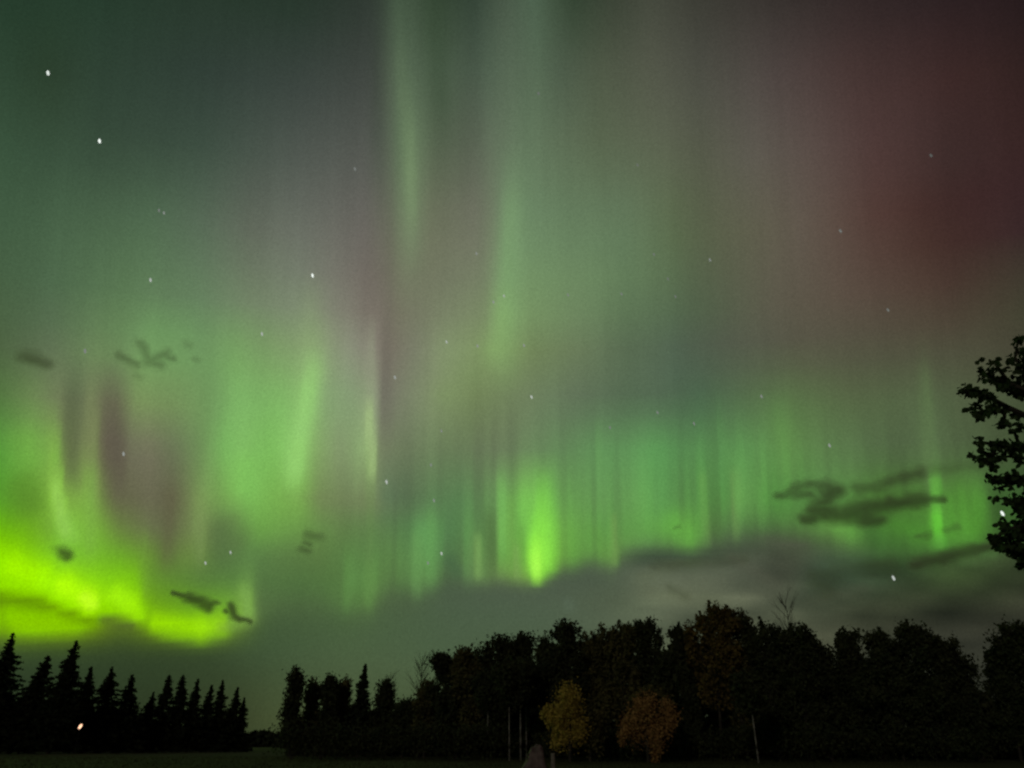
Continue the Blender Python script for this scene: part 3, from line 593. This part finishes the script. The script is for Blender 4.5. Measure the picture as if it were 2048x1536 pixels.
CL = [ # leaf sprays: column, row, spread x, spread y, leaves
 (2037,676,9,8,4),(2041,698,8,6,3),(1957,721,2,2,1),(1990,725,8,6,4),(2000,737,5,5,2),(2022,716,7,5,4),(2045,742,14,26,22),(1970,745,10,9,9),(1988,757,12,8,10),(2010,768,14,10,14),(2035,782,14,10,16),
 (1929,780,7,9,7),(1948,783,9,7,8),(1966,789,9,7,8),(1980,796,9,7,8),(1942,815,9,5,5),(1960,830,7,5,5),(1980,818,8,7,7),(1999,820,10,5,6),(2031,831,5,4,3),(2006,848,10,6,7),(2028,861,5,4,4),(2041,850,8,8,5),
 (1962,882,8,7,4),(1968,898,4,10,3),(1960,918,7,7,7),(1944,911,4,4,2),(1992,890,12,7,9),(2015,888,12,6,8),(2038,894,12,8,9),(1988,914,4,12,5),(2005,912,7,6,5),(2028,905,8,6,4),(2040,914,7,7,5),(1988,934,4,4,3),
 (1980,955,8,5,5),(2000,958,12,5,9),(2025,950,12,7,9),(2045,962,10,8,9),(1995,976,2,3,1),(2022,972,3,3,1),(1988,994,5,3,2),(2018,1001,8,5,5),(2038,1002,12,8,12),
 (2044,1025,7,14,16),(2012,1051,4,9,5),(1998,1040,4,8,4),(2018,1065,9,12,16),(2040,1060,12,18,34),(1990,1076,10,8,10),(2005,1090,11,8,14),(2030,1095,14,14,30),(2046,1115,8,14,18),(2110,790,46,50,60),(2100,880,50,60,60),(2110,1000,50,60,70),(2100,1080,46,46,70)]
def chart_col(p):                                # chart position of a point of the tree
    q = Vector(p)+base-EYE; d = q.dot(FWD); return 1024+FOC*q.dot(RIGHT)/d
V, F = [], []; far_side = []
for k in range(42):                              # the rest of the crown: limbs all round the trunk
    z0 = 2.1+3.1*((k+.5)/42); a = k*2.4; reach = 1.25*math.sin(math.pi*min(max((z0-1.5)/4.4, .12), .95))**.6*rs.uniform(.75, 1.1)
    p0 = Vector((0,.02,z0)); p2 = p0+Vector((math.cos(a)*reach, math.sin(a)*reach, .35+.35*rs.rand()))
    if chart_col(p2) < 2135: continue
    p1 = p0.lerp(p2, .5)+Vector((0,0,-.05)); BV, BF = [], []
    tube(BV, BF, p0, p1, .028, .018, 6); tube(BV, BF, p1, p2, .018, .006, 5); 
    for q in range(5):
        t0 = p1.lerp(p2, q/5); t1 = t0+Vector(rs.normal(size=3))*.16+Vector((math.cos(a),math.sin(a),.6))*.14
        tube(BV, BF, t0, t1, .007, .003, 4); far_side.append(t1); far_side.append(t0.lerp(t1,.4))
    mesh_obj('branch', BV, BF, M_BARK, tree); far_side.append(p2)
for q in range(5): far_side.append(Vector((rs.normal()*.12, rs.normal()*.12, 5.35+.1*q)))
for c_ in far_side:
    for k in range(28):
        p = Vector(c_)+Vector(rs.normal(size=3))*.15
        if chart_col(p) < 2070: continue
        L = rs.uniform(.04, .065); leaf_shape(V, F, p, (rs.normal(), rs.normal(), rs.normal()*.7-.5), L, L*.75, rs)
for (x, y, sx, sy, n) in CL:
    for k in range(int(n*4.2+.5)):
        a = rs.normal(size=2)*.55; dd = rs.normal()*.10+.12*math.sin(x*.05)
        if math.hypot(x+a[0]*sx-2005, y+a[1]*sy-1025) < 17: continue     # a gap in the leaves, where the star shows
        L = rs.uniform(.038,.062); leaf_shape(V, F, P(x+a[0]*sx, y+a[1]*sy, dd), (rs.normal()*1.0-.3, rs.normal()*.6, rs.normal()*.7-.5), L, L*.75, rs)
mesh_obj('leaves', V, F, M_NEAR, tree)

# ---------------------------------------------------------------- stars
def star(x, y, r, strength, label, el=2.0, col=(.92,1,.93), group=None, shear=-.25):
    R = 60000.0; V, F = ball((r*.5+.6)/FOC*R, 8, 6, sz=el, shear=shear)
    m = glow('starlight', col, strength*1.1); o = mesh_obj('star', V, F, m, None, True); o.location = at(x, y, R)
    tag(o, label, 'star', group or 'stars seen through the aurora')
for s in [
 (96,146,3.6,.75,'brightest-looking star near the top left corner of the sky'),
 (199,282,3.3,.95,'bright star below and right of the one in the top left corner'),
 (625,551,3.2,.95,'bright star left of the faint mauve band in the middle left sky'),
 (2005,1027,3.4,.9,'bright star shining between the near leaves at the right edge'),
 (1787,1156,3.4,.5,'star in the dark gap below the long cloud at lower right'),
 (773,964,3.2,.45,'small star just right of the pale narrow ray in the middle left'),
 (301,560,2.9,.42,'small star straight below the faint pair in the upper left sky'),
 (524,668,2.7,.40,'small star above the mid-left green curtain'),
 (318,421,2.2,.18,'left star of a faint pair in the upper left sky'),
 (328,426,2.0,.26,'right star of a faint pair in the upper left sky'),
 (247,908,2.8,.30,'small star in front of the dark purple band above the left arc'),
 (790,755,2.8,.32,'small star right of the mauve band above the pale narrow ray'),
 (893,684,2.2,.42,'small sharp star left of the bright knee of the middle ray'),
 (1063,794,2.6,.50,'small sharp star in the dim sky above the brightest green column'),
 (411,1126,2.0,.42,'small star above the dark streak cloud, left one of two'),
 (461,1105,2.0,.42,'small star above the dark streak cloud, right one of two'),
 (883,1107,2.2,.48,'small star between two weak curtain rays, left of the brightest column'),
 (856,1126,2.0,.22,'very faint star beside a weak curtain ray, left of the brightest column'),
 (710,338,3.0,.18,'faint slanted star left of the tall pale ray'),
 (953,507,2.0,.25,'faint star left of the upper part of the middle ray'),
 (987,604,2.4,.26,'faint star, left of two beside the lit knee of the middle ray'),
 (1008,592,2.0,.38,'faint star, right of two beside the lit knee of the middle ray'),
 (1048,691,2.4,.26,'faint star right of the bright knee of the middle ray'),
 (955,692,2.4,.26,'faint star below left of the bright knee of the middle ray'),
 (1420,520,2.4,.22,'faint star in the olive sky right of centre'),
 (1681,462,2.8,.16,'faint star in the brownish sky at upper right'),
 (1776,620,2.2,.16,'faint star at the lower border of the reddish glow'),
 (1862,311,2.4,.10,'very faint star inside the dark red glow at upper right',),
 (1659,891,2.6,.28,'small star above the hooked dark cloud'),
 (1523,793,2.6,.22,'faint star at the upper border of the right green curtain'),
 (1077,187,2.6,.14,'very faint star beside the middle ray near the top'),
 (862,930,2.2,.22,'faint star in the dim sky right of the pale narrow ray'),
 (868,1001,2.2,.24,'faint star below another in the dim sky right of the pale narrow ray'),
 (1275,330,2.0,.14,'very faint star high in the middle right sky'),
 (883,862,2.0,.22,'faint star above two others in the dim middle sky'),
 (1136,590,2.2,.2,'faint star in the pale veil right of the bright knee of the middle ray'),
 (1243,588,2.2,.18,'faint star further right of the pale veil, left of a loose trio'),
 (1308,509,2.0,.16,'highest faint star of a loose trio in the olive sky'),
 (1336,558,2.0,.15,'middle faint star of a loose trio in the olive sky'),
 (1351,593,2.0,.15,'lowest faint star of a loose trio in the olive sky'),
 (1315,825,2.2,.2,'faint star in the blue-green sky above the right curtain'),
 (1388,847,2.2,.2,'faint star at the bluish upper border of the right curtain'),
 (1220,855,2.2,.18,'faint star above the upper border of the right curtain, left of the others'),
 (170,702,3.2,.20,'faint blurred star left of the crossed cloud wisps')]:
    star(*s)

# ---------------------------------------------------------------- clouds
def cloud_material(name, depth, thick, alb=.8):
    m = bpy.data.materials.new(name); m.use_nodes = True; t = m.node_tree; t.nodes.clear()
    v = t.nodes.new('ShaderNodeVolumePrincipled'); v.inputs['Color'].default_value = (alb*1.05,alb*.95,alb*.9,1); v.inputs['Density'].default_value = .8*depth/thick; v.inputs['Anisotropy'].default_value = .2
    o = t.nodes.new('ShaderNodeOutputMaterial'); t.links.new(v.outputs[0], o.inputs['Volume']); return m
def cloud(strokes, depth, label, seed, dist=4200, cell=3.0, rough=.28, alb=.8):
    """a shallow lens of mist: thickest in the middle, thinning to nothing at its ragged rim.  strokes: x0,y0,x1,y1,radius"""
    rs = np.random.RandomState(seed); s = dist/FOC*.98
    mx_ = max(q[4] for q in strokes)*2.6
    x0 = min(min(q[0],q[2]) for q in strokes)-mx_; x1 = max(max(q[0],q[2]) for q in strokes)+mx_; y0 = min(min(q[1],q[3]) for q in strokes)-mx_; y1 = max(max(q[1],q[3]) for q in strokes)+mx_
    xs = np.arange(x0, x1+cell, cell); ys = np.arange(y0, y1+cell, cell); X, Y = np.meshgrid(xs, ys)
    n1 = soften(soften(rs.normal(size=X.shape), 1.8, 0), 4.5, 1); n1 /= n1.std()+1e-9
    n2 = soften(soften(rs.normal(size=X.shape), 1.4, 0), 2.0, 1); n2 /= n2.std()+1e-9
    Xw, Yw = X+n1*cell*.7, Y+n2*cell*.5
    h = np.zeros_like(X)
    for (a0,b0,a1,b1,r) in strokes:
        dx, dy = a1-a0, b1-b0; L2 = dx*dx+dy*dy+1e-9; t = np.clip(((Xw-a0)*dx+(Yw-b0)*dy)/L2, 0, 1)
        d = np.hypot(Xw-a0-t*dx, Yw-b0-t*dy)/r; h = np.maximum(h, np.exp(-d**2.1*.95)) if True else h
    h = h*(1+rough*.3*n1); h = np.clip((h-.04)/.96, 0, None)
    ctr = Vector(at((x0+x1)/2, (y0+y1)/2, dist)); vd = ray((x0+x1)/2, (y0+y1)/2); ax = Vector((vd.y,-vd.x,0)).normalized(); up = ax.cross(vd).normalized()
    T = mx_*.75*s                                  # greatest thickness, metres
    mask = h > 0; cells = mask[:-1,:-1]|mask[1:,:-1]|mask[:-1,1:]|mask[1:,1:]
    idx = -np.ones(X.shape, int); need = np.zeros(X.shape, bool)
    need[:-1,:-1] |= cells; need[1:,:-1] |= cells; need[:-1,1:] |= cells; need[1:,1:] |= cells
    idx[need] = np.arange(need.sum()); nV = need.sum()
    cx, cy = (x0+x1)/2, (y0+y1)/2; A_ = np.array(ax); U_ = np.array(up); D_ = np.array(vd)
    P0 = ((X-cx)[need][:,None]*A_-(Y-cy)[need][:,None]*U_)*s; hh = h[need]; wob = n2[need]*T*.08*np.minimum(hh*3,1)
    inner = hh > 0
    Vf = P0-D_*(hh*T*.5-wob)[:,None]; Vb = P0+D_*(hh*T*.5+wob)[:,None]
    bidx = -np.ones(nV, int); bidx[inner] = nV+np.arange(inner.sum()); bidx[~inner] = np.arange(nV)[~inner]
    V = np.concatenate([Vf, Vb[inner]])
    jj, ii = np.nonzero(cells); a = idx[jj,ii]; b = idx[jj,ii+1]; c = idx[jj+1,ii+1]; d = idx[jj+1,ii]
    front = [tuple(q) for q in np.stack([a,d,c,b],1)]; back = [tuple(q) for q in np.stack([bidx[a],bidx[b],bidx[c],bidx[d]],1)]
    keep = [k for k in range(len(front)) if inner[list(front[k])].any()]
    o = mesh_obj('cloud', V, [front[k] for k in keep]+[back[k] for k in keep], cloud_material('cloud mist', depth, T, alb)); o.location = ctr
    tag(o, label, 'cloud', 'small dark clouds in front of the aurora'); return o
cloud([(52,717,70,719,11),(70,720,88,722,10)], 1.1, 'small dark smudge cloud near the left edge above the purple bands', 1)
cloud([(250,722,280,731,8),(275,690,300,718,8),(300,718,325,700,8),(296,722,318,724,10),(325,705,340,707,6)], .75, 'crossed dark cloud wisps in the pale green upper left', 2)
cloud([(372,688,378,690,8)], .35, 'tiny faint cloud puff right of the crossed wisps', 3)
cloud([(390,720,396,722,6)], .35, 'tiniest faint cloud puff below right of the crossed wisps', 4)
cloud([(272,752,278,754,7)], .35, 'tiny faint cloud puff below the crossed wisps', 41)
cloud([(126,1105,134,1108,9)], 2.0, 'small round dark cloud above the yellow-green arc', 5)
cloud([(352,1191,380,1197,5),(378,1197,415,1207,9),(400,1206,414,1212,8)], 2.1, 'dark slanting streak cloud over the right end of the arc', 6, cell=2.2)
cloud([(462,1216,467,1228,8),(468,1232,498,1241,5),(450,1222,454,1225,4)], 2.2, 'dark hooked little cloud at the very tip of the arc', 7, cell=2.2)
cloud([(434,1205,438,1206,4)], 1.0, 'tiny dark speck cloud between the streak and the hooked cloud', 71, cell=2.2)
cloud([(615,1070,635,1074,9),(608,1100,618,1103,8),(612,1085,622,1088,5)], .75, 'pair of soft dark puffs below the mid-left curtain', 8)
cloud([(1580,980,1605,973,8),(1605,973,1650,973,9),(1585,985,1620,990,9),(1560,986,1590,986,7)], 1.2, 'lens-shaped cloud left of the hooked dark cloud', 9)
cloud([(1668,984,1690,978,15),(1640,1004,1672,990,12),(1622,1024,1645,1020,11),(1645,1012,1680,1018,18),(1680,1022,1730,1030,16),(1700,1016,1760,1014,15),(1760,1012,1825,1010,12),(1825,1010,1858,1017,6),(1720,1036,1750,1038,12)], 2.0, 'large hooked dark cloud at lower right, with a long tail', 10, rough=.3)
cloud([(1725,970,1765,972,11),(1765,966,1830,956,10)], 1.0, 'long flat cloud streak above the tail of the hooked cloud', 11)
cloud([(1825,934,1950,938,10),(1930,936,1975,930,8)], .35, 'thin faint cloud band reaching towards the near leaves', 12)
cloud([(1885,1063,1905,1060,6),(1845,1068,1862,1068,5)], .7, 'small faint streak crossing the bright narrow ray at lower right', 13)
cloud([(1846,1118,1890,1114,10),(1885,1112,1940,1104,10),(1935,1104,1970,1101,7)], 1.8, 'long dark wedge cloud under the bright narrow ray at lower right', 14)
cloud([(1640,1160,1680,1150,18),(1680,1145,1770,1138,16),(1640,1150,1660,1172,14)], .6, 'dim cloud bank between the hooked cloud and the black treetops', 15, rough=.5)
cloud([(1345,1178,1370,1192,9)], .45, 'small dim patch of cloud left of the tawny treetop', 16)
cloud([(1400,1126,1480,1124,10),(1310,1128,1400,1124,9)], .4, 'long dim cloud streak under the middle of the right curtain', 17)
cloud([(1350,1056,1360,1052,4)], .5, 'tiny dark fleck on the right curtain', 18, cell=2.2)
